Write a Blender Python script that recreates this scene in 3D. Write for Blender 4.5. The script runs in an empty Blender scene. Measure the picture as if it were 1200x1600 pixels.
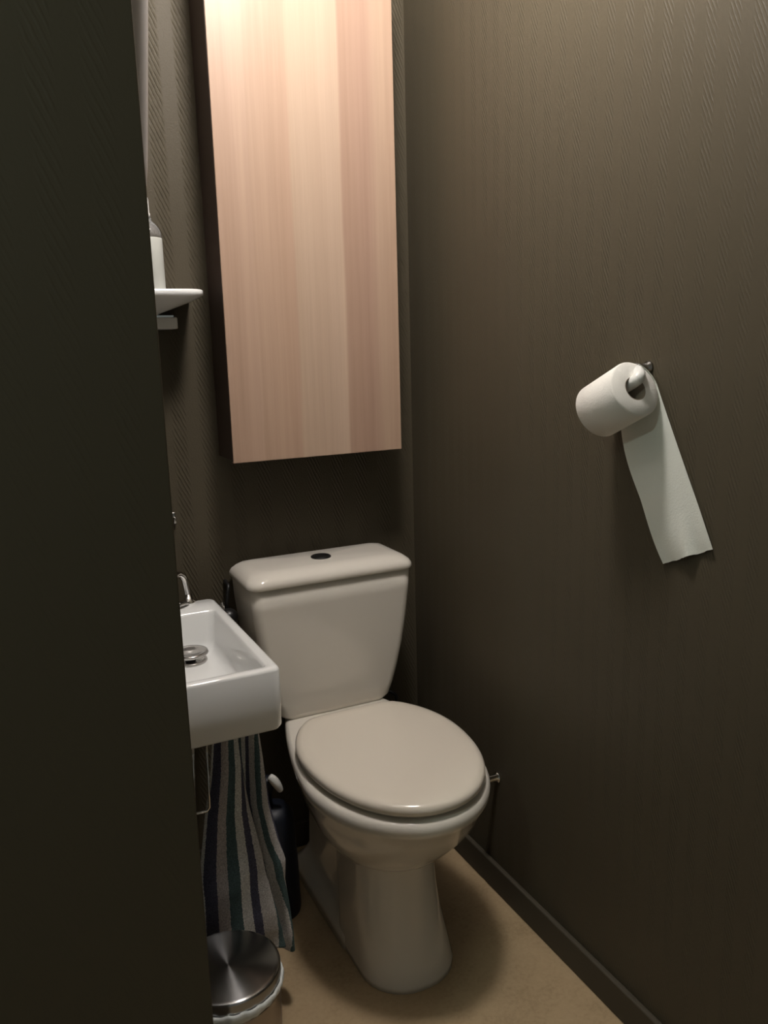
import bpy, bmesh, math, random
from mathutils import Vector, Matrix
PI = math.pi
random.seed(4)
S = bpy.context.scene
COL = S.collection

# ------------------------------------------------------------------ camera
cam_d = bpy.data.cameras.new('camera')
cam = bpy.data.objects.new('camera', cam_d); COL.objects.link(cam)
yaw, pitch, roll = 0.4477, 0.2002, -0.0277
F = 1277.86
fw = Vector((math.sin(yaw)*math.cos(pitch), math.cos(yaw)*math.cos(pitch), -math.sin(pitch)))
r0 = Vector((math.cos(yaw), -math.sin(yaw), 0)); u0 = r0.cross(fw)
rr = r0*math.cos(roll) + u0*math.sin(roll); uu = -r0*math.sin(roll) + u0*math.cos(roll)
M = Matrix((rr, uu, -fw)).transposed().to_4x4()
M.translation = Vector((-0.6645, -1.8252, 1.2594))
cam.matrix_world = M
cam_d.sensor_fit = 'VERTICAL'; cam_d.sensor_height = 32.0; cam_d.lens = 32.0*F/1600
cam_d.clip_start = 0.02
S.camera = cam

# ------------------------------------------------------------------ world and exposure
S.view_settings.view_transform = 'Standard'
S.view_settings.look = 'None'
S.view_settings.gamma = 1
S.view_settings.use_curve_mapping = False
S.view_settings.exposure = 0.0
LAMP = 136.0
HALL_FILL = 110.0  # emission of the added fill lamp outside the room
LAMP_POS = (-0.115, -0.73, 2.26)
w = bpy.data.worlds.new('world'); S.world = w; w.use_nodes = True
w.node_tree.nodes['Background'].inputs[0].default_value = (0.86, 0.93, 0.86, 1)
w.node_tree.nodes['Background'].inputs[1].default_value = 0.14

# ------------------------------------------------------------------ materials
def mat(name, col, rough=0.5, metal=0.0, spec=0.5, emit=None, es=0, trans=0, coat=0, aniso=0):
    m = bpy.data.materials.new(name); m.use_nodes = True
    b = m.node_tree.nodes['Principled BSDF']
    b.inputs['Base Color'].default_value = (*col, 1)
    b.inputs['Roughness'].default_value = rough
    b.inputs['Metallic'].default_value = metal
    b.inputs['Specular IOR Level'].default_value = spec
    b.inputs['Transmission Weight'].default_value = trans
    b.inputs['Coat Weight'].default_value = coat
    b.inputs['Anisotropic'].default_value = aniso
    if emit:
        b.inputs['Emission Color'].default_value = (*emit, 1); b.inputs['Emission Strength'].default_value = es
    return m

def nd(m, t, **k):
    n = m.node_tree.nodes.new(t)
    for a, v in k.items(): setattr(n, a, v)
    return n
def ln(m, a, b): m.node_tree.links.new(a, b)
def bsdf(m): return m.node_tree.nodes['Principled BSDF']
def mth(m, op, a, b=None, c=None):
    n = nd(m, 'ShaderNodeMath', operation=op)
    for i, v in enumerate((a, b, c)):
        if v is None: continue
        if isinstance(v, (int, float)): n.inputs[i].default_value = v
        else: ln(m, v, n.inputs[i])
    return n.outputs[0]
def noise(m, vec, scale, detail=3, rough=0.5):
    n = nd(m, 'ShaderNodeTexNoise'); n.inputs['Scale'].default_value = scale
    n.inputs['Detail'].default_value = detail; n.inputs['Roughness'].default_value = rough
    if vec is not None: ln(m, vec, n.inputs['Vector'])
    return n.outputs['Fac']
def coords(m):
    g = nd(m, 'ShaderNodeNewGeometry'); s = nd(m, 'ShaderNodeSeparateXYZ'); ln(m, g.outputs['Position'], s.inputs[0])
    return g.outputs['Position'], s.outputs[0], s.outputs[1], s.outputs[2]
def stretched(m, vec, sc):
    mp = nd(m, 'ShaderNodeMapping'); mp.inputs['Scale'].default_value = sc; ln(m, vec, mp.inputs['Vector']); return mp.outputs[0]
def ramp(m, fac, stops):
    r = nd(m, 'ShaderNodeValToRGB'); e = r.color_ramp.elements
    while len(e) < len(stops): e.new(0.5)
    for i, (p, c) in enumerate(stops): e[i].position = p; e[i].color = (*c, 1)
    ln(m, fac, r.inputs[0]); return r.outputs[0]
def bump(m, h, strength, dist):
    b = nd(m, 'ShaderNodeBump'); b.inputs['Strength'].default_value = strength; b.inputs['Distance'].default_value = dist
    ln(m, h, b.inputs['Height']); ln(m, b.outputs[0], bsdf(m).inputs['Normal'])

WALL = (0.084, 0.070, 0.046)
def wallpaper(name, axis, period, offs, strength=0.55):
    m = mat(name, WALL, rough=0.56, spec=0.28)
    P, x, y, z = coords(m)
    u = {'x': x, 'y': y}[axis]
    sgn = 1 if axis == 'x' else -1
    us = mth(m, 'MULTIPLY', u, sgn)
    # slanted strokes, falling towards the image right
    d = mth(m, 'ADD', mth(m, 'MULTIPLY', us, 0.91), mth(m, 'MULTIPLY', z, 0.42))
    nz = noise(m, P, 60, 2)
    d = mth(m, 'ADD', d, mth(m, 'MULTIPLY', nz, 0.003))
    st = mth(m, 'SINE', mth(m, 'MULTIPLY', d, 2*PI/(0.0074 if axis == 'x' else 0.0058)))
    st = mth(m, 'MAXIMUM', st, -0.2)
    c = mth(m, 'SINE', mth(m, 'MULTIPLY', mth(m, 'ADD', us, offs), 2*PI/period))
    c = mth(m, 'MULTIPLY_ADD', c, 1.6, 0.35)
    cl = nd(m, 'ShaderNodeClamp'); ln(m, c, cl.inputs[0])
    h = mth(m, 'MULTIPLY', st, cl.outputs[0])
    am = mth(m, 'MULTIPLY_ADD', noise(m, P, 45, 3), 2.6, -0.45)
    h = mth(m, 'MULTIPLY', h, mth(m, 'MAXIMUM', am, 0.15))
    h = mth(m, 'ADD', h, mth(m, 'MULTIPLY', noise(m, P, 260, 2), 0.5))
    bump(m, h, strength, 0.0012)
    return m
m_wall_x = wallpaper('olive_wallpaper_back', 'x', 0.062, 0.298, 1.0)
m_wall_y = wallpaper('olive_wallpaper_side', 'y', 0.041, 0.0, 0.40)
m_wall_l = wallpaper('olive_wallpaper_near', 'x', 0.05, 0.0, 0.25)
m_trim = mat('olive_trim_paint', (0.070, 0.060, 0.042), 0.65, spec=0.3)
m_ceil = mat('ceiling_paint', (0.38, 0.37, 0.34), 0.8)

m_floor = mat('beige_vinyl', (0.5, 0.38, 0.25), 0.5)
P, x, y, z = coords(m_floor)
n1 = noise(m_floor, P, 9, 6, 0.65); n2 = noise(m_floor, P, 120, 3, 0.6)
f = mth(m_floor, 'ADD', mth(m_floor, 'MULTIPLY', n1, 0.6), mth(m_floor, 'MULTIPLY', n2, 0.4))
ln(m_floor, ramp(m_floor, f, [(0.30, (0.33, 0.235, 0.13)), (0.48, (0.44, 0.325, 0.19)), (0.7, (0.50, 0.375, 0.225))]), bsdf(m_floor).inputs['Base Color'])
bump(m_floor, n2, 0.15, 0.001)

m_wood = mat('light_oak_veneer', (0.5, 0.33, 0.22), 0.42)
P, x, y, z = coords(m_wood)
gv = stretched(m_wood, P, (90, 90, 1.6)); g = noise(m_wood, gv, 1.0, 5, 0.65)
gw = stretched(m_wood, P, (14, 14, 0.8)); g2 = noise(m_wood, gw, 1.0, 3, 0.5)
wob = mth(m_wood, 'MULTIPLY', noise(m_wood, stretched(m_wood, P, (2, 2, 2.2)), 1.0, 1), 0.012)
xf = mth(m_wood, 'DIVIDE', mth(m_wood, 'ADD', mth(m_wood, 'ADD', x, wob), 0.205), 0.402)
rp = nd(m_wood, 'ShaderNodeValToRGB'); e = rp.color_ramp.elements
stops = [(0.0, (0.489, 0.336, 0.248)), (0.20, (0.520, 0.365, 0.273)), (0.21, (0.478, 0.331, 0.242)), (0.418, (0.510, 0.350, 0.255)), (0.435, (0.567, 0.422, 0.316)), (0.56, (0.541, 0.399, 0.298)),
         (0.70, (0.582, 0.433, 0.329)), (0.715, (0.473, 0.319, 0.236)), (0.86, (0.447, 0.296, 0.223)), (0.93, (0.520, 0.370, 0.273)), (1.0, (0.499, 0.348, 0.254))]
while len(e) < len(stops): e.new(0.5)
for i, (p_, c_) in enumerate(stops): e[i].position = p_; e[i].color = (*c_, 1)
ln(m_wood, xf, rp.inputs[0])
mx = nd(m_wood, 'ShaderNodeMix', data_type='RGBA', blend_type='MULTIPLY'); mx.inputs['Factor'].default_value = 1
ln(m_wood, rp.outputs[0], mx.inputs['A'])
gg = mth(m_wood, 'ADD', mth(m_wood, 'MULTIPLY', g, 0.5), mth(m_wood, 'MULTIPLY', g2, 0.5))
ln(m_wood, ramp(m_wood, gg, [(0.3, (.84, .81, .79)), (0.7, (1.06, 1.06, 1.06))]), mx.inputs['B'])
ln(m_wood, mx.outputs['Result'], bsdf(m_wood).inputs['Base Color'])

m_dark = mat('black_brown_carcass', (0.055, 0.034, 0.026), 0.5)
m_cer = mat('cream_ceramic', (0.76, 0.72, 0.645), 0.09, coat=0.2)
m_seat = mat('cream_thermoset_seat', (0.76, 0.70, 0.60), 0.16)
m_whitecer = mat('white_ceramic', (0.88, 0.89, 0.88), 0.07, coat=0.2)
m_chrome = mat('chrome', (0.75, 0.74, 0.73), 0.08, 1)
m_chrome_d = mat('worn_chrome', (0.50, 0.48, 0.46), 0.22, 1)
m_blackp = mat('black_plastic', (0.012, 0.012, 0.012), 0.35)
m_navyp = mat('dark_navy_plastic', (0.006, 0.009, 0.018), 0.5)
m_whitep = mat('white_plastic', (0.75, 0.75, 0.72), 0.3)
m_paper = mat('toilet_paper', (0.80, 0.78, 0.73), 0.9, spec=0.1)
P, x, y, z = coords(m_paper)
bump(m_paper, noise(m_paper, P, 350, 3), 0.35, 0.0012)
m_card = mat('cardboard_core', (0.30, 0.25, 0.19), 0.85)
m_sheet = mat('toilet_paper_sheet', (0.74, 0.76, 0.70), 0.9, spec=0.1)
P, x, y, z = coords(m_sheet)
bump(m_sheet, noise(m_sheet, P, 350, 3), 0.35, 0.0012)
m_bag = mat('white_bag_film', (0.78, 0.82, 0.80), 0.35)
m_glass = mat('mirror_glass', (0.85, 0.85, 0.85), 0.03, 1)
m_frame = mat('grey_mirror_frame', (0.42, 0.39, 0.37), 0.5)
m_clear = mat('clear_plastic', (0.93, 0.93, 0.93), 0.08, trans=0.85)
m_soap = mat('frosted_soap_bottle', (0.60, 0.61, 0.57), 0.45)
m_steel = mat('brushed_steel', (0.34, 0.34, 0.34), 0.24, 1, aniso=0.9)
bsdf(m_steel).inputs['Anisotropic Rotation'].default_value = 0.25
tg = nd(m_steel, 'ShaderNodeTangent', direction_type='RADIAL', axis='Z')
ln(m_steel, tg.outputs[0], bsdf(m_steel).inputs['Tangent'])
m_bin = mat('bin_body_steel', (0.40, 0.36, 0.33), 0.35, 1)
m_lamp = mat('lamp_glass', (1, 1, 1), 0.5, emit=(1.0, 0.93, 0.88), es=LAMP)

# ------------------------------------------------------------------ mesh helpers
def origin(o):
    v = Vector((0, 0, 0))
    while o is not None: v += o.location; o = o.parent
    return v
def obj(name, bm, m, parent=None, smooth=True, bevel=0, sub=0, solid=0):
    org = origin(parent)
    bmesh.ops.recalc_face_normals(bm, faces=bm.faces[:])
    me = bpy.data.meshes.new(name)
    bm.transform(Matrix.Translation(-org)); bm.to_mesh(me); bm.free()
    me.materials.append(m)
    o = bpy.data.objects.new(name, me); COL.objects.link(o)
    if parent is not None: o.parent = parent
    for p in me.polygons: p.use_smooth = smooth
    if solid:
        md = o.modifiers.new('solid', 'SOLIDIFY'); md.thickness = solid; md.offset = 0
    if bevel:
        md = o.modifiers.new('bevel', 'BEVEL'); md.width = bevel; md.segments = 3; md.limit_method = 'ANGLE'; md.angle_limit = 0.6
        wn = o.modifiers.new('wn', 'WEIGHTED_NORMAL'); wn.keep_sharp = True
    if sub:
        md = o.modifiers.new('sub', 'SUBSURF'); md.levels = sub; md.render_levels = sub
    return o
def thing(name, label, cat, loc, group=None):
    o = bpy.data.objects.new(name, None); COL.objects.link(o); o.location = loc; o.empty_display_size = 0.05
    o['label'] = label; o['category'] = cat
    if group: o['group'] = group
    return o
def tag(o, label, cat):
    o['label'] = label; o['category'] = cat; return o
def struct(name, bm, m, bevel=0):
    o = obj(name, bm, m, smooth=bool(bevel), bevel=bevel); o['kind'] = 'structure'; return o
def box(bm, x0, x1, y0, y1, z0, z1):
    v = [bm.verts.new((x, y, z)) for z in (z0, z1) for y in (y0, y1) for x in (x0, x1)]
    for f in ((0, 1, 3, 2), (4, 5, 7, 6), (0, 1, 5, 4), (2, 3, 7, 6), (0, 2, 6, 4), (1, 3, 7, 5)):
        bm.faces.new([v[i] for i in f])
    return bm
def nbox(*a): return box(bmesh.new(), *a)
def rrect(x0, x1, y0, y1, z, r, n=6):
    """rounded rectangle ring; r may be 4 radii (x1y1, x0y1, x0y0, x1y0)"""
    if not isinstance(r, (tuple, list)): r = (r,)*4
    pts = []
    for (cx, cy, a0, q) in ((x1, y1, 0, r[0]), (x0, y1, PI/2, r[1]), (x0, y0, PI, r[2]), (x1, y0, 1.5*PI, r[3])):
        sx = 1 if cx == x1 else -1; sy = 1 if cy == y1 else -1
        for k in range(n+1):
            a = a0 + PI/2*k/n
            pts.append((cx - sx*q + q*math.cos(a), cy - sy*q + q*math.sin(a), z))
    return pts
def loft(rings, cap0=True, cap1=True, bm=None):
    bm = bm or bmesh.new()
    R = [[bm.verts.new(p) for p in r] for r in rings]
    n = len(R[0])
    for a, b in zip(R, R[1:]):
        for i in range(n):
            bm.faces.new((a[i], a[(i+1) % n], b[(i+1) % n], b[i]))
    for c, ring in ((cap0, R[0]), (cap1, R[-1])):
        if c:
            ctr = sum((v.co for v in ring), Vector())/n
            cv = bm.verts.new(ctr)
            for i in range(n): bm.faces.new((ring[i], ring[(i+1) % n], cv))
    return bm
def lathe(prof, c, n=48, M=None, bm=None):
    """prof: (radius, height) along +Z at c, or in the frame M"""
    bm = bm or bmesh.new(); rings = []
    for (r, h) in prof:
        ring = []
        for k in range(n):
            p = Vector((r*math.cos(2*PI*k/n), r*math.sin(2*PI*k/n), h))
            if M is not None: p = M @ p
            ring.append(Vector(c)+p)
        rings.append(ring)
    return loft(rings, prof[0][0] > 1e-5, prof[-1][0] > 1e-5, bm)
def frame_to(d):
    d = Vector(d).normalized(); return d.to_track_quat('Z', 'Y').to_matrix()
def smooth_path(pts, n=8):
    P_ = [Vector(p) for p in pts]; out = []
    for i in range(len(P_)-1):
        p0 = P_[max(i-1, 0)]; p1 = P_[i]; p2 = P_[i+1]; p3 = P_[min(i+2, len(P_)-1)]
        for k in range(n):
            t = k/n
            out.append(0.5*((2*p1) + (p2-p0)*t + (2*p0-5*p1+4*p2-p3)*t*t + (-p0+3*p1-3*p2+p3)*t**3))
    out.append(P_[-1]); return out
def tube(pts, r, n=14, smooth=True, bm=None, closed=False):
    pts = smooth_path(pts) if smooth else [Vector(p) for p in pts]
    rings = []; up = None
    for i, p in enumerate(pts):
        d = (pts[min(i+1, len(pts)-1)] - pts[max(i-1, 0)]).normalized()
        if up is None: up = d.orthogonal().normalized()
        up = (up - d*up.dot(d)).normalized(); s = d.cross(up)
        rad = r(i/(len(pts)-1)) if callable(r) else r
        rings.append([p + rad*(up*math.cos(2*PI*k/n) + s*math.sin(2*PI*k/n)) for k in range(n)])
    return loft(rings, True, True, bm)

# ------------------------------------------------------------------ the room
XR, XL, YC = 0.2967, -0.50, -0.972
struct('floor', nbox(-2.2, 0.6, -3.2, 0.2, -0.08, 0.0), m_floor)
struct('wall_back', nbox(XL-0.1, XR+0.12, 0.0, 0.12, 0.0, 2.50), m_wall_x)
struct('wall_right', nbox(XR, XR+0.12, -2.6, 0.0, 0.0, 2.50), m_wall_y)
struct('wall_left', nbox(-2.2, XL, YC, 0.0, 0.0, 2.50), m_wall_l, bevel=0.002)
struct('ceiling', nbox(-2.2, XR+0.12, -2.6, 0.12, 2.50, 2.60), m_ceil)
def skirting(x0, x1, y0, y1): return nbox(x0, x1, y0, y1, 0.0, 0.068)
struct('baseboard_right', skirting(XR-0.013, XR, -2.6, 0.0), m_trim, bevel=0.004)
struct('baseboard_back', skirting(XL, XR-0.013, -0.013, 0.0), m_trim, bevel=0.004)
struct('baseboard_left', skirting(XL, XL+0.013, YC, -0.013), m_trim, bevel=0.004)

# ------------------------------------------------------------------ ceiling lamp (above the frame)
lamp = thing('ceiling_lamp', 'round glowing ceiling lamp above the toilet', 'lamp', (LAMP_POS[0], LAMP_POS[1], 2.50))
obj('lamp_base', lathe([(0.0001, 2.5), (0.06, 2.5), (0.06, 2.475), (0.045, 2.45), (0.045, 2.44), (0.0001, 2.44)], (LAMP_POS[0], LAMP_POS[1], 0)), m_whitep, lamp)
obj('lamp_globe', lathe([(0.0001 + 0.09*math.sin(PI*k/16), LAMP_POS[2] - 0.09*math.cos(PI*k/16)) for k in range(17)], (LAMP_POS[0], LAMP_POS[1], 0)), m_lamp, lamp)

# added fill lamp, out of view, put in to brighten the near wall
HL = (-1.35, -1.55, 2.0)
hl = thing('hall_fill_lamp', 'added unseen cool fill lamp in the hall, brightening the near wall', 'lamp', (HL[0], HL[1], HL[2]))
m_fill = mat('fill_lamp_glow', (1, 1, 1), 0.5, emit=(0.85, 1.0, 0.90), es=HALL_FILL)
obj('fill_globe', lathe([(0.0001 + 0.05*math.sin(PI*k/12), -0.05*math.cos(PI*k/12)) for k in range(13)], HL), m_fill, hl)
obj('bracket', tube([(HL[0]-0.045, HL[1], HL[2]), (HL[0]-0.40, HL[1], HL[2])], 0.012, 12, False), m_chrome_d, hl)
struct('wall_hall', nbox(-1.87, -1.75, -2.6, YC-0.001, 0.0, 2.5), m_trim)

# ------------------------------------------------------------------ wall cabinet
CX0, CX1, CY, CZ0, CZ1 = -0.2005, 0.2025, -0.125, 1.022, 2.03
cab = thing('wall_cabinet', 'tall light oak wall cabinet with dark sides above the toilet', 'cabinet', (0, -0.06, CZ0))
bmc = bmesh.new()
t = 0.015
box(bmc, CX0+0.002, CX0+0.002+t, CY+0.020, -0.001, CZ0+0.004, CZ1-0.004)
box(bmc, CX1-0.002-t, CX1-0.002, CY+0.020, -0.001, CZ0+0.004, CZ1-0.004)
box(bmc, CX0+0.002+t, CX1-0.002-t, CY+0.020, -0.001, CZ0+0.004, CZ0+0.004+t)
box(bmc, CX0+0.002+t, CX1-0.002-t, CY+0.020, -0.001, CZ1-0.004-t, CZ1-0.004)
box(bmc, CX0+0.002+t, CX1-0.002-t, -0.006, -0.001, CZ0+0.004+t, CZ1-0.004-t)
box(bmc, CX0+0.002+t, CX1-0.002-t, CY+0.03, -0.006, 1.5, 1.515)
obj('body', bmc, m_dark, cab, smooth=False)
dr = obj('door', nbox(CX0, CX1, CY, CY+0.016, CZ0, CZ1), m_wood, cab, bevel=0.0012)
dr['label'] = 'light oak door panel'
eb = obj('edge_band', nbox(CX0-0.0006, CX0+0.0002, CY+0.003, CY+0.0165, CZ0+0.002, CZ1-0.002), m_dark, cab, smooth=False)

# ------------------------------------------------------------------ toilet
wc = thing('toilet', 'cream floor-standing toilet with closed lid and boxy cistern', 'toilet', (0, -0.35, 0))
def egg(hw, yf, yb, z, n=96, ym=-0.41):
    """seat outline: rounded front, elliptical back cut straight at the hinge line"""
    out = []
    B = 0.222*hw/0.174
    for k in range(n):
        a = 2*PI*k/n; c, s = math.cos(a), math.sin(a)
        if s < 0: out.append((hw*math.copysign(abs(c)**0.95, c), ym - (ym-yf)*abs(s)**0.97, z))
        else:
            y = ym + B*s
            d = (y - yb)/0.008
            y = yb - 0.008*math.log(1+math.exp(-d)) if d > -20 else y    # soft minimum
            out.append((hw*c, y, z))
    return out
# bowl with the rear deck carrying the cistern
def bowl_ring(z, hw, yf, yb, back, ym=None):
    n = 72; ym = -0.45 if ym is None else ym; out = []
    for k in range(n):
        a = 2*PI*k/n - PI/2 + PI/n    # starts at the front
        c, s = math.cos(a), math.sin(a)
        if s < 0:
            out.append((hw*c, ym + (ym-yf)*s, z))
        else:
            q = abs(s)**0.62
            wd = (hw + (back-hw)*min(1, q*1.15)**1.3)
            out.append((wd*math.copysign(abs(c)**0.34, c), ym + (yb-ym)*q, z))
    return out
rings = [bowl_ring(0.225, 0.070, -0.500, -0.14, 0.060, -0.40),
         bowl_ring(0.240, 0.099, -0.534, -0.12, 0.080, -0.41),
         bowl_ring(0.262, 0.125, -0.566, -0.10, 0.100, -0.42),
         bowl_ring(0.290, 0.142, -0.594, -0.08, 0.116, -0.43),
         bowl_ring(0.325, 0.161, -0.627, -0.06, 0.118, -0.44),
         bowl_ring(0.360, 0.171, -0.650, -0.045, 0.121, -0.44),
         bowl_ring(0.385, 0.178, -0.664, -0.035, 0.118, -0.435),
         bowl_ring(0.395, 0.1840, -0.674, -0.03, 0.118, -0.43),
         bowl_ring(0.405, 0.1870, -0.679, -0.03, 0.119, -0.43),
         bowl_ring(0.416, 0.1870, -0.679, -0.03, 0.119, -0.43),
         bowl_ring(0.424, 0.1825, -0.674, -0.033, 0.117, -0.43),
         bowl_ring(0.427, 0.175, -0.667, -0.038, 0.112, -0.43)]
obj('bowl', loft(rings), m_cer, wc)
# pedestal: front column, narrower trap body, skirt foot
def prings(L): return [rrect(x0, x1, y0, y1, z, r, 8) for (z, x0, x1, y0, y1, r) in L]
fr = prings([(0.0, -0.102, 0.098, -0.580, -0.34, (0.04, 0.04, 0.092, 0.092)),
             (0.012, -0.102, 0.098, -0.580, -0.34, (0.04, 0.04, 0.092, 0.092)),
             (0.05, -0.100, 0.095, -0.565, -0.34, (0.04, 0.04, 0.092, 0.092)),
             (0.11, -0.096, 0.087, -0.545, -0.33, (0.04, 0.04, 0.084, 0.084)),
             (0.17, -0.093, 0.082, -0.532, -0.32, (0.04, 0.04, 0.078, 0.078)),
             (0.225, -0.092, 0.080, -0.526, -0.32, (0.04, 0.04, 0.076, 0.076)),
             (0.27, -0.095, 0.085, -0.532, -0.31, (0.04, 0.04, 0.08, 0.08)),
             (0.30, -0.095, 0.095, -0.545, -0.30, (0.04, 0.04, 0.088, 0.088))])
bmp = loft(fr)
rg = prings([(0.0, -0.106, 0.106, -0.42, -0.07, 0.03), (0.030, -0.104, 0.104, -0.42, -0.07, 0.03),
             (0.045, -0.085, 0.085, -0.42, -0.08, 0.03), (0.075, -0.070, 0.070, -0.42, -0.09, 0.03),
             (0.18, -0.066, 0.066, -0.42, -0.09, 0.03), (0.26, -0.078, 0.078, -0.44, -0.08, 0.03),
             (0.33, -0.105, 0.105, -0.44, -0.07, 0.03)])
loft(rg, bm=bmp)
ped = obj('pedestal', bmp, m_cer, wc)
# cistern
cz = [(0.424, 0.114, -0.154), (0.427, 0.127, -0.160), (0.440, 0.1405, -0.165), (0.47, 0.1505, -0.168), (0.51, 0.1615, -0.171), (0.57, 0.1745, -0.175),
      (0.633, 0.1845, -0.178), (0.70, 0.1915, -0.181), (0.746, 0.1940, -0.182)]
rings = [rrect(-hw, hw, yf, -0.012, z, (0.012, 0.012, 0.022, 0.022), 8) for z, hw, yf in cz]
cis = obj('cistern', loft(rings), m_cer, wc)
lz = [(0.7465, 0.192, -0.180, .024), (0.7485, 0.1985, -0.1865, .028), (0.7525, 0.2015, -0.1890, .030), (0.760, 0.2010, -0.1885, .032),
      (0.768, 0.1965, -0.184, .034), (0.7755, 0.187, -0.174, .036), (0.780, 0.177, -0.163, .036), (0.7822, 0.160, -0.145, .034)]
rings = [rrect(-hw, hw, yf, -0.010 - (0.2015-hw)*0.5, z, (r*.6, r*.6, r, r), 8) for z, hw, yf, r in lz]
obj('cistern_lid', loft(rings), m_cer, wc)
bt = obj('flush_button', lathe([(0.0001, 0.7812), (0.0235, 0.7812), (0.0235, 0.7845), (0.0215, 0.7858), (0.0195, 0.7850), (0.0001, 0.7846)], (0.000, -0.095, 0)), m_blackp, wc)
bt['label'] = 'dark round flush button'
# seat and lid
sr = [egg(0.163, -0.655, -0.228, z) for z in (0.4265, 0.4350)]
obj('seat', loft(sr), m_seat, wc)
lr = [(0.4350, 0.166, -0.662, -0.236), (0.4365, 0.1725, -0.668, -0.230), (0.4415, 0.1762, -0.6725, -0.227), (0.451, 0.1762, -0.6725, -0.227),
      (0.4565, 0.1720, -0.668, -0.230), (0.4600, 0.1625, -0.657, -0.238), (0.4612, 0.143, -0.637, -0.256), (0.4618, 0.095, -0.57, -0.31)]
rings = [egg(hw, yf, yb, z) for z, hw, yf, yb in lr]
obj('seat_lid', loft(rings), m_seat, wc)
for sx in (-1, 1):
    obj('hinge', lathe([(0.0001, -0.02), (0.006, -0.02), (0.006, 0.02), (0.0001, 0.02)], (sx*0.075, -0.226, 0.4335), 16, frame_to((1, 0, 0))), m_seat, wc)

# ------------------------------------------------------------------ hand basin on the left wall
ba = thing('hand_basin', 'small white rectangular hand basin on the left wall', 'basin', (-0.40, -0.33, 0.612))
BX0, BX1, BY0, BY1, BZ = XL+0.001, -0.259, -0.560, -0.100, 0.727
rings = []
R = lambda r: (r, 0.004, 0.004, r)
for z, i, r in ((0.612, 0.010, 0.012), (0.614, 0.005, 0.014), (0.620, 0.001, 0.016), (0.66, 0.0, 0.016), (BZ-0.006, 0.0, 0.016), (BZ-0.002, 0.002, 0.015), (BZ, 0.006, 0.013)):
    rings.append(rrect(BX0, BX1-i, BY0+i, BY1-i, z, R(r), 6))
ix0, ix1, iy0, iy1 = -0.478, BX1-0.018, BY0+0.016, -0.180
for z, i, r in ((BZ, 0.0, 0.012), (BZ-0.002, 0.003, 0.012), (BZ-0.008, 0.005, 0.014), (BZ-0.060, 0.011, 0.022), (BZ-0.074, 0.016, 0.026), (BZ-0.081, 0.026, 0.03), (BZ-0.083, 0.045, 0.03)):
    rings.append(rrect(ix0+i, ix1-i, iy0+i, iy1-i, z, r, 6))
obj('bowl', loft(rings), m_whitecer, ba)
# drain with raised chrome plug
DX, DY, DZ = -0.347, -0.240, BZ-0.083
dn = obj('drain', lathe([(0.0001, 0.0), (0.033, 0.0), (0.034, 0.002), (0.033, 0.005), (0.026, 0.006), (0.024, 0.003), (0.0001, 0.003)], (DX, DY, DZ)), m_chrome_d, ba)
pl = obj('plug', lathe([(0.010, 0.003), (0.010, 0.012), (0.034, 0.014), (0.037, 0.018), (0.035, 0.022), (0.026, 0.0215), (0.022, 0.018), (0.0001, 0.0165)], (DX, DY, DZ)), m_chrome_d, dn)

tp = thing('basin_tap', 'small chrome tap with curved neck on the hand basin', 'tap', (-0.322, -0.125, BZ))
bm_ = lathe([(0.0001, 0), (0.016, 0), (0.016, 0.004), (0.010, 0.007), (0.0085, 0.02), (0.0001, 0.02)], (-0.316, -0.112, BZ))
obj('base', bm_, m_chrome, tp)
obj('neck', tube([(-0.316, -0.112, BZ+0.005), (-0.318, -0.113, BZ+0.030), (-0.324, -0.118, BZ+0.058), (-0.338, -0.130, BZ+0.072), (-0.352, -0.146, BZ+0.066), (-0.357, -0.152, BZ+0.048)], lambda s: 0.0065+0.001*s), m_chrome, tp)
hd = obj('handle', tube([(-0.322, -0.128, BZ+0.004), (-0.330, -0.135, BZ+0.008), (-0.345, -0.150, BZ+0.010)], 0.0055), m_chrome_d, tp)

# ------------------------------------------------------------------ towel ring + towel
rg_ = thing('towel_ring', 'narrow rectangular chrome towel ring under the hand basin', 'towel ring', (-0.405, -0.50, 0.60))
RY = -0.515
def bar(a, b, r=0.0022): return tube([a, b], r, 10, False)
pth = [(-0.409, RY, 0.612), (-0.416, RY, 0.478), (-0.412, RY, 0.472), (-0.394, RY, 0.472), (-0.389, RY, 0.478), (-0.386, RY, 0.612)]
obj('loop', tube(pth, 0.0023, 10, False), m_chrome, rg_)
obj('mount', nbox(-0.420, -0.375, RY-0.010, RY+0.010, 0.6035, 0.6119), m_chrome, rg_, bevel=0.001)

m_towel = mat('striped_terry', (0.4, 0.4, 0.4), 0.95, spec=0.1)
at_ = nd(m_towel, 'ShaderNodeUVMap'); sp = nd(m_towel, 'ShaderNodeSeparateXYZ'); ln(m_towel, at_.outputs[0], sp.inputs[0])
rp = nd(m_towel, 'ShaderNodeValToRGB'); rp.color_ramp.interpolation = 'CONSTANT'; e = rp.color_ramp.elements
LG = (.60, .58, .57); WH = (.76, .76, .74); NV = (.10, .10, .145); TL = (.10, .155, .16); PK = (.55, .50, .49)
st_ = [(0, WH), (.025, NV), (.115, PK), (.195, TL), (.275, WH), (.345, NV), (.405, LG), (.50, TL), (.56, WH), (.63, NV), (.69, LG), (.76, TL), (.82, LG), (.90, NV), (.965, WH)]
while len(e) < len(st_): e.new(0.5)
for i, (p_, c_) in enumerate(st_): e[i].position = p_; e[i].color = (*c_, 1)
P, x, y, z = coords(m_towel)
wv = mth(m_towel, 'ADD', sp.outputs[0], mth(m_towel, 'MULTIPLY', mth(m_towel, 'SUBTRACT', noise(m_towel, P, 300, 2), 0.5), 0.016))
ln(m_towel, wv, rp.inputs[0])
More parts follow.
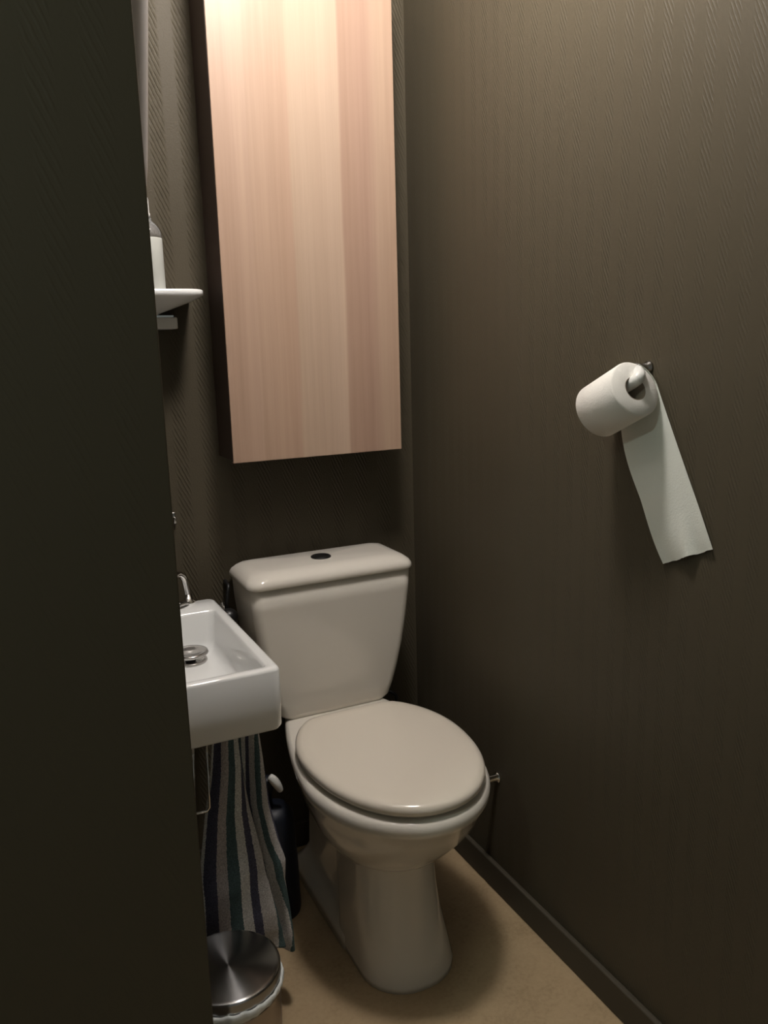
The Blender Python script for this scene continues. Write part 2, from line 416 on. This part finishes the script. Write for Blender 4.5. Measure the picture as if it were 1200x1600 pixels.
mx = nd(m_towel, 'ShaderNodeMix', data_type='RGBA', blend_type='MULTIPLY'); mx.inputs['Factor'].default_value = 1
ln(m_towel, rp.outputs[0], mx.inputs['A'])
ln(m_towel, ramp(m_towel, noise(m_towel, P, 420, 3, 0.7), [(0.35, (.62, .62, .62)), (0.65, (1.2, 1.2, 1.2))]), mx.inputs['B'])
ln(m_towel, mx.outputs['Result'], bsdf(m_towel).inputs['Base Color'])
bump(m_towel, noise(m_towel, P, 500, 3, 0.7), 0.9, 0.003)

def towel():
    """cloth: rows down, profile of folds across"""
    # per row: z and cross-section control points (x, y)
    rows = [
        (0.606, [(-.372, -.503), (-.350, -.512), (-.333, -.505), (-.330, -.490), (-.322, -.484), (-.310, -.497), (-.298, -.503), (-.289, -.490), (-.291, -.474)]),
        (0.540, [(-.379, -.503), (-.355, -.514), (-.329, -.508), (-.325, -.492), (-.319, -.482), (-.306, -.496), (-.294, -.503), (-.284, -.492), (-.287, -.472)]),
        (0.450, [(-.397, -.503), (-.364, -.517), (-.322, -.511), (-.317, -.495), (-.316, -.480), (-.300, -.496), (-.288, -.503), (-.277, -.490), (-.282, -.468)]),
        (0.370, [(-.409, -.502), (-.372, -.519), (-.310, -.514), (-.307, -.498), (-.312, -.480), (-.292, -.497), (-.276, -.506), (-.262, -.490), (-.272, -.462)]),
        (0.330, [(-.414, -.502), (-.374, -.520), (-.305, -.516), (-.302, -.500), (-.307, -.480), (-.286, -.496), (-.268, -.506), (-.253, -.492), (-.266, -.460)]),
        (0.290, [(-.414, -.502), (-.372, -.521), (-.299, -.518), (-.296, -.502), (-.302, -.480), (-.280, -.494), (-.266, -.503), (-.2545, -.486), (-.264, -.458)]),
        (0.230, [(-.416, -.502), (-.372, -.521), (-.289, -.520), (-.286, -.504), (-.293, -.482), (-.272, -.494), (-.258, -.503), (-.247, -.486), (-.256, -.458)]),
        (0.180, [(-.415, -.502), (-.370, -.520), (-.281, -.521), (-.278, -.506), (-.286, -.484), (-.266, -.494), (-.252, -.503), (-.244, -.486), (-.250, -.458)]),
        (0.140, [(-.414, -.502), (-.368, -.519), (-.276, -.520), (-.273, -.506), (-.281, -.484), (-.262, -.494), (-.249, -.501), (-.243, -.486), (-.247, -.458)]),
    ]
    NZ, NU = 60, 90
    bm = bmesh.new(); uv = bm.loops.layers.uv.new('UVMap')
    dense = []
    for z, cs in rows: dense.append((z, smooth_path([(a, b, 0) for a, b in cs], 12)))
    arcs = []
    for _, pts in dense:
        L_ = [0]
        for p0, p1 in zip(pts, pts[1:]): L_.append(L_[-1]+(p1-p0).length)
        arcs.append([l/L_[-1] for l in L_])
    def prof(i, s):
        pts = dense[i][1]; A = arcs[i]; k = 0
        while k < len(A)-2 and A[k+1] < s: k += 1
        return pts[k].lerp(pts[k+1], min(1, (s-A[k])/(A[k+1]-A[k])))
    G = []
    for j in range(NZ+1):
        v = j/NZ
        q = v*(len(rows)-1); k = min(int(q), len(rows)-2); t_ = q-k; t_ = t_*t_*(3-2*t_)*0.5 + t_*0.5
        row = []
        for i in range(NU+1):
            s = i/NU
            a = prof(k, s).lerp(prof(k+1, s), t_)
            zz = rows[k][0]*(1-t_) + rows[k+1][0]*t_
            zz -= 0.035*v*max(0, (s-0.72)/0.28) - 0.02*v*max(0, 0.5-s)*0   # lower hanging right corner
            if v > 0.5: zz += (v-0.5)*0.06*max(0, 1-abs(s-0.35)/0.4)
            a = a + Vector((0, 0.0015*math.sin(30*s+6*v) + 0.002*math.sin(17*v+9*s), 0))
            row.append(bm.verts.new((a.x, a.y, zz)))
        G.append(row)
    for j in range(NZ):
        for i in range(NU):
            f = bm.faces.new((G[j][i], G[j][i+1], G[j+1][i+1], G[j+1][i]))
            for lp, (a, b) in zip(f.loops, ((i, j), (i+1, j), (i+1, j+1), (i, j+1))):
                # stripes drift sideways in the right-hand fold
                drift = 0.10*math.sin(b/NZ*5.5)*max(0, (a/NU-0.45))/0.55
                lp[uv].uv = (min(max(a/NU + drift, 0.001), 0.999), b/NZ)
    return bm
tw = tag(obj('towel', towel(), m_towel, solid=0.004), 'grey, navy and teal striped terry towel hanging under the hand basin', 'towel')

# ------------------------------------------------------------------ pedal bin
BC = (-0.4085, -0.656); 
bn = thing('waste_bin', 'round brushed steel bin with domed lid under the towel', 'bin', (BC[0], BC[1], 0))
obj('body', lathe([(0.0001, 0.004), (0.078, 0.004), (0.0795, 0.01), (0.0815, 0.12), (0.0835, 0.232), (0.0825, 0.236), (0.0001, 0.236)], (*BC, 0), 64), m_bin, bn)
obj('base_ring', lathe([(0.0001, 0.0), (0.081, 0.0), (0.082, 0.006), (0.080, 0.012), (0.0001, 0.012)], (*BC, 0), 64), m_blackp, bn)
ld = obj('lid', lathe([(0.0001, 0.2530), (0.082, 0.2530), (0.0845, 0.2535), (0.0850, 0.256), (0.0850, 0.2700), (0.0842, 0.2728), (0.0820, 0.2742), (0.0780, 0.2748), (0.0001, 0.2755)], (*BC, 0), 96), m_steel, bn)
# the rim of the bag liner peeping out under the lid
bmg = bmesh.new(); rings = []
NB = 160
for k in range(NB):
    a = 2*PI*k/NB
    lump = 0.5+0.5*math.sin(3*a+0.6)
    h = 0.0065 + 0.0040*lump + 0.0012*math.sin(23*a)
    rr_ = 0.0862 + 0.0010*math.sin(17*a)*lump + 0.0005*math.sin(41*a)
    ring = []
    for q in range(10):
        b = 2*PI*q/10
        rad = rr_ + 0.0030*math.cos(b); zz = 0.2465 + h*math.sin(b)*0.9
        ring.append((BC[0]+rad*math.cos(a), BC[1]+rad*math.sin(a), zz))
    rings.append(ring)
Rv = [[bmg.verts.new(p) for p in r] for r in rings]
for k in range(NB):
    for q in range(10):
        bmg.faces.new((Rv[k][q], Rv[k][(q+1) % 10], Rv[(k+1) % NB][(q+1) % 10], Rv[(k+1) % NB][q]))
lb = obj('bag_rim', bmg, m_bag, bn); lb['label'] = 'white plastic bag edge under the lid'
obj('pedal', nbox(BC[0]-0.022, BC[0]+0.022, BC[1]-0.108, BC[1]-0.07, 0.008, 0.014), m_blackp, bn, bevel=0.002)

# ------------------------------------------------------------------ shelf, bracket, soap bottle
sh = thing('wall_shelf', 'small white ceramic shelf on the back wall left of cabinet', 'shelf', (-0.37, -0.07, 1.34))
SX0, SX1 = -0.498, -0.241
rings = []
for z, i, d, r in ((1.333, 0.085, 0.070, .02), (1.338, 0.075, 0.055, .03), (1.347, 0.050, 0.035, .035), (1.358, 0.022, 0.014, .035), (1.366, 0.006, 0.004, .035), (1.370, 0.0, 0.0, .035), (1.379, 0.0, 0.0, .035), (1.381, 0.003, 0.003, .033)):
    rings.append(rrect(SX0+i, SX1-i, -0.155+d, -0.001, z, (.002, .002, r, r), 8))
obj('plate', loft(rings), m_whitecer, sh)
obj('bracket', nbox(-0.352, -0.283, -0.062, -0.001, 1.306, 1.330), m_whitep, sh, bevel=0.003)
obj('screw_band', nbox(-0.345, -0.290, -0.058, -0.001, 1.3295, 1.334), m_chrome, sh, smooth=False)
sb = thing('soap_bottle', 'frosted pump soap bottle with clear shoulder on the wall shelf', 'bottle', (-0.343, -0.105, 1.381))
SC = (-0.3395, -0.105)
obj('bottle', lathe([(0.0001, 1.3815), (0.026, 1.3815), (0.028, 1.384), (0.028, 1.478), (0.0275, 1.480), (0.0001, 1.480)], (*SC, 0)), m_soap, sb)
obj('shoulder', lathe([(0.0001, 1.4805), (0.0278, 1.4805), (0.0272, 1.488), (0.024, 1.498), (0.017, 1.507), (0.011, 1.512), (0.010, 1.518), (0.0001, 1.518)], (*SC, 0)), m_clear, sb)
pm = obj('pump', lathe([(0.0001, 1.5185), (0.009, 1.5185), (0.009, 1.526), (0.0075, 1.528), (0.0075, 1.552), (0.005, 1.558), (0.0001, 1.559)], (*SC, 0), 24), m_whitep, sb)
obj('nozzle', nbox(SC[0]-0.035, SC[0]+0.006, SC[1]-0.008, SC[1]+0.008, 1.549, 1.557), m_whitep, pm, bevel=0.003)

# ------------------------------------------------------------------ leaning mirror on the left wall
mi = thing('wall_mirror', 'grey framed mirror leaning out from the left wall, top left', 'mirror', (-0.48, -0.6, 1.42))
def leaned(x0, x1, y0, y1, z0, z1, r=0.05):
    # slab tilted about its lower edge
    rings = []
    ta = 0.085
    R_ = (x1-x0)*0.5
    for xx, s in [(x0, R_*0.3), (x0+R_*0.3, 0.0)] + [(x1-R_+R_*math.sin(q*PI/12), R_*(1-math.cos(q*PI/12))) for q in range(7)]:
        ring = []
        for (yy, zz, _) in rrect(y0+s, y1-s, z0+s, z1-s, 0, r, 8):
            ring.append((xx + (zz-z0)*ta, yy, zz))
        rings.append(ring)
    return loft(rings)
fm = obj('frame', leaned(-0.497, -0.4655, -0.80, -0.42, 1.42, 2.05), m_frame, mi)
obj('glass', leaned(-0.4653, -0.4642, -0.785, -0.435, 1.435, 2.035, 0.04), m_glass, mi)

# ------------------------------------------------------------------ toilet roll on its peg holder
ax = Vector((0, -0.905, 0.425)).normalized()      # from the hidden end to the end we see
NC = Vector((0.2465, -0.842, 1.184)); RL, RR, RC = 0.095, 0.0455, 0.0195
Fm = Matrix((Vector((1, 0, 0)), ax.cross(Vector((1, 0, 0))), ax)).transposed()
tr = thing('toilet_roll', 'white toilet roll tilted on its holder, loose end hanging down', 'toilet roll', NC)
base = NC - ax*RL
prof = [(RC, 0), (RR-0.003, 0), (RR, 0.003), (RR, RL-0.003), (RR-0.003, RL), (RC, RL), (RC, RL-0.002)]
obj('roll', lathe(prof[:-1], base, 64, Fm, None), m_paper, tr)
for o_ in list(tr.children):                        # open the core: drop the two end caps
    me = o_.data; b_ = bmesh.new(); b_.from_mesh(me)
    kill = [v for v in b_.verts if (v.co - (NC-NC)).length < 1e-4 or (v.co + ax*RL).length < 1e-4]
    bmesh.ops.delete(b_, geom=kill, context='VERTS'); b_.to_mesh(me); b_.free()
cr_b = bmesh.new()
ri = []
for (r_, h_) in ((RC, 0), (RC, RL), (RC-0.0012, RL), (RC-0.0012, 0)):
    ri.append([base + Fm @ Vector((r_*math.cos(2*PI*k/48), r_*math.sin(2*PI*k/48), h_)) for k in range(48)])
V_ = [[cr_b.verts.new(p) for p in r] for r in ri]
for a in range(4):
    for k in range(48):
        cr_b.faces.new((V_[a][k], V_[a][(k+1) % 48], V_[(a+1) % 4][(k+1) % 48], V_[(a+1) % 4][k]))
obj('core', cr_b, m_card, tr)
# loose sheet: leaves the roll on the wall side and hangs at right angles to the roll
def sheet():
    dn_ = Vector((0, -0.425, -0.905)).normalized()
    bm = bmesh.new(); NL, NW = 60, 22; G = []
    L = 0.302
    for j in range(NL+1):
        s = j/NL*L
        row = []
        for i in range(NW+1):
            wv_ = i/NW
            # wrap around the roll first, then hang
            arc = 0.05
            rad = RR+0.0008
            if s < arc:
                th = (arc - s)/rad
                off = Vector((rad*math.cos(th), 0, 0)) - dn_*(rad*math.sin(th))
            else:
                off = Vector((rad, 0, 0)) + dn_*(s-arc)
            p = base + ax*(RL*wv_*1.0) + off
            t_ = max(0, (s-arc)/(L-arc))
            p += Vector((0, -0.019*t_**1.2, -0.007*t_))
            p += Vector((-0.010*math.sin(PI*t_)*(1-wv_)*1.2 - 0.004*math.sin(2.4*PI*t_+1)*t_*(1-wv_), 0, 0))
            # left edge wavers, lower rim crumpled
            p += ax*((0.010*math.sin(PI*min(1, t_*1.7)) )*(1-wv_)*(-1)*0.5 - 0.012*t_*(1-wv_))
            if t_ > 0.75:
                q = (t_-0.75)/0.25
                p.x -= 0.006*q*math.exp(-((wv_-0.55-0.15*(1-q))/0.10)**2) - 0.002*q*math.sin(11*wv_)
            p.x = min(p.x, XR-0.0015)
            if j == NL: p += dn_*(0.0016*random.random())
            row.append(bm.verts.new(p))
        G.append(row)
    for j in range(NL):
        for i in range(NW): bm.faces.new((G[j][i], G[j][i+1], G[j+1][i+1], G[j+1][i]))
    return bm
shp = obj('loose_sheet', sheet(), m_sheet, tr); shp['label'] = 'loose paper strip hanging from the roll'
# holder: rosette and post on the wall, white peg into the core
PY, PZ = -0.816, 1.214
ho = thing('toilet_roll_holder', 'chrome toilet roll holder with white peg on the right wall', 'holder', (XR, PY, PZ))
obj('post', lathe([(0.0001, 0), (0.0105, 0), (0.0105, 0.003), (0.0075, 0.006), (0.0075, 0.020), (0.0088, 0.024), (0.0085, 0.030), (0.006, 0.034), (0.0001, 0.034)], (XR-0.0002, PY, PZ), 32, frame_to((-1, 0, 0))), m_chrome_d, ho)
pg = tube([(XR-0.028, PY-0.001, PZ-0.003), (0.263, PY-0.014, PZ-0.006), (0.2525, -0.842, 1.2010), (0.2475, -0.832, 1.1915), (0.2465, -0.775, 1.165)], 0.0095, 18)
pgo = obj('peg', pg, m_whitep, ho); pgo['label'] = 'white plastic peg'

# ------------------------------------------------------------------ small fittings round the toilet
vk = thing('stop_valve', 'black knobbed water stop valve left of the cistern', 'valve', (-0.203, 0, 0.66))
obj('pipe', lathe([(0.0001, 0.0), (0.014, 0.0), (0.014, 0.004), (0.007, 0.006), (0.007, 0.05), (0.0001, 0.05)], (-0.214, -0.001, 0.668), 20, frame_to((0, -1, 0))), m_chrome, vk)
obj('knob', lathe([(0.0001, 0.0)] + [(0.021*math.sin(PI*k/10)+0.0001, 0.021-0.021*math.cos(PI*k/10)) for k in range(1, 10)] + [(0.0001, 0.042)], (-0.218, -0.045, 0.664), 24, frame_to((0, -1, 0))), m_blackp, vk)
obj('hose', tube([(-0.215, -0.035, 0.676), (-0.214, -0.037, 0.690), (-0.210, -0.035, 0.712), (-0.206, -0.03, 0.725), (-0.206, -0.02, 0.73), (-0.206, -0.002, 0.732)], 0.0045), m_blackp, vk)

v2 = thing('stop_valve', 'small chrome stop valve on the right wall beside the bowl', 'valve', (XR, -0.385, 0.285))
obj('pipe', lathe([(0.0001, 0), (0.013, 0), (0.013, 0.003), (0.007, 0.005), (0.007, 0.035), (0.0001, 0.035)], (XR-0.0002, -0.385, 0.285), 20, frame_to((-1, 0, 0))), m_chrome, v2)
obj('handle', lathe([(0.0001, 0), (0.010, 0), (0.012, 0.004), (0.012, 0.012), (0.009, 0.016), (0.0001, 0.017)], (XR-0.034, -0.385, 0.285), 20, frame_to((-1, 0, 0))), m_chrome, v2)
hs = tag(obj('water_hose', tube([(0.150, -0.062, 0.412), (0.168, -0.075, 0.405), (0.184, -0.085, 0.398), (0.190, -0.088, 0.385), (0.19, -0.085, 0.33), (0.21, -0.055, 0.27), (0.235, -0.020, 0.25), (0.24, -0.002, 0.25)], 0.0042), m_blackp), 'thin dark water hose behind the right side of the toilet', 'hose')

hk = thing('wall_hook', 'tiny dark metal hook on the back wall above the basin tap', 'hook', (-0.320, 0, 0.892))
obj('plate', nbox(-0.326, -0.308, -0.006, -0.0005, 0.876, 0.908), m_chrome_d, hk, bevel=0.002)
obj('prong', tube([(-0.316, -0.004, 0.889), (-0.316, -0.022, 0.884), (-0.316, -0.032, 0.890), (-0.316, -0.034, 0.902)], 0.004), m_chrome_d, hk)

# toilet brush in a dark holder, left of the pedestal
tb = thing('toilet_brush', 'dark navy toilet brush set between towel and toilet', 'toilet brush', (-0.185, -0.20, 0))
TC = (-0.185, -0.215)
obj('canister', lathe([(0.0001, 0), (0.048, 0), (0.050, 0.01), (0.048, 0.13), (0.044, 0.24), (0.030, 0.262), (0.0001, 0.264)], (*TC, 0), 32), m_navyp, tb)
obj('grip', lathe([(0.0001, 0.26), (0.010, 0.26), (0.009, 0.30), (0.016, 0.305), (0.017, 0.325), (0.012, 0.334), (0.0001, 0.336)], (TC[0]-0.012, TC[1], 0), 24), m_navyp, tb)
tgp = tube([(-0.196, -0.235, 0.345), (-0.188, -0.238, 0.336), (-0.180, -0.240, 0.322), (-0.174, -0.240, 0.308)], lambda s: 0.006+0.004*math.sin(PI*min(1, s*0.9+0.1)), 12)
tgo = obj('handle_tip', tgp, m_whitep, tb); tgo['label'] = 'white handle tip'
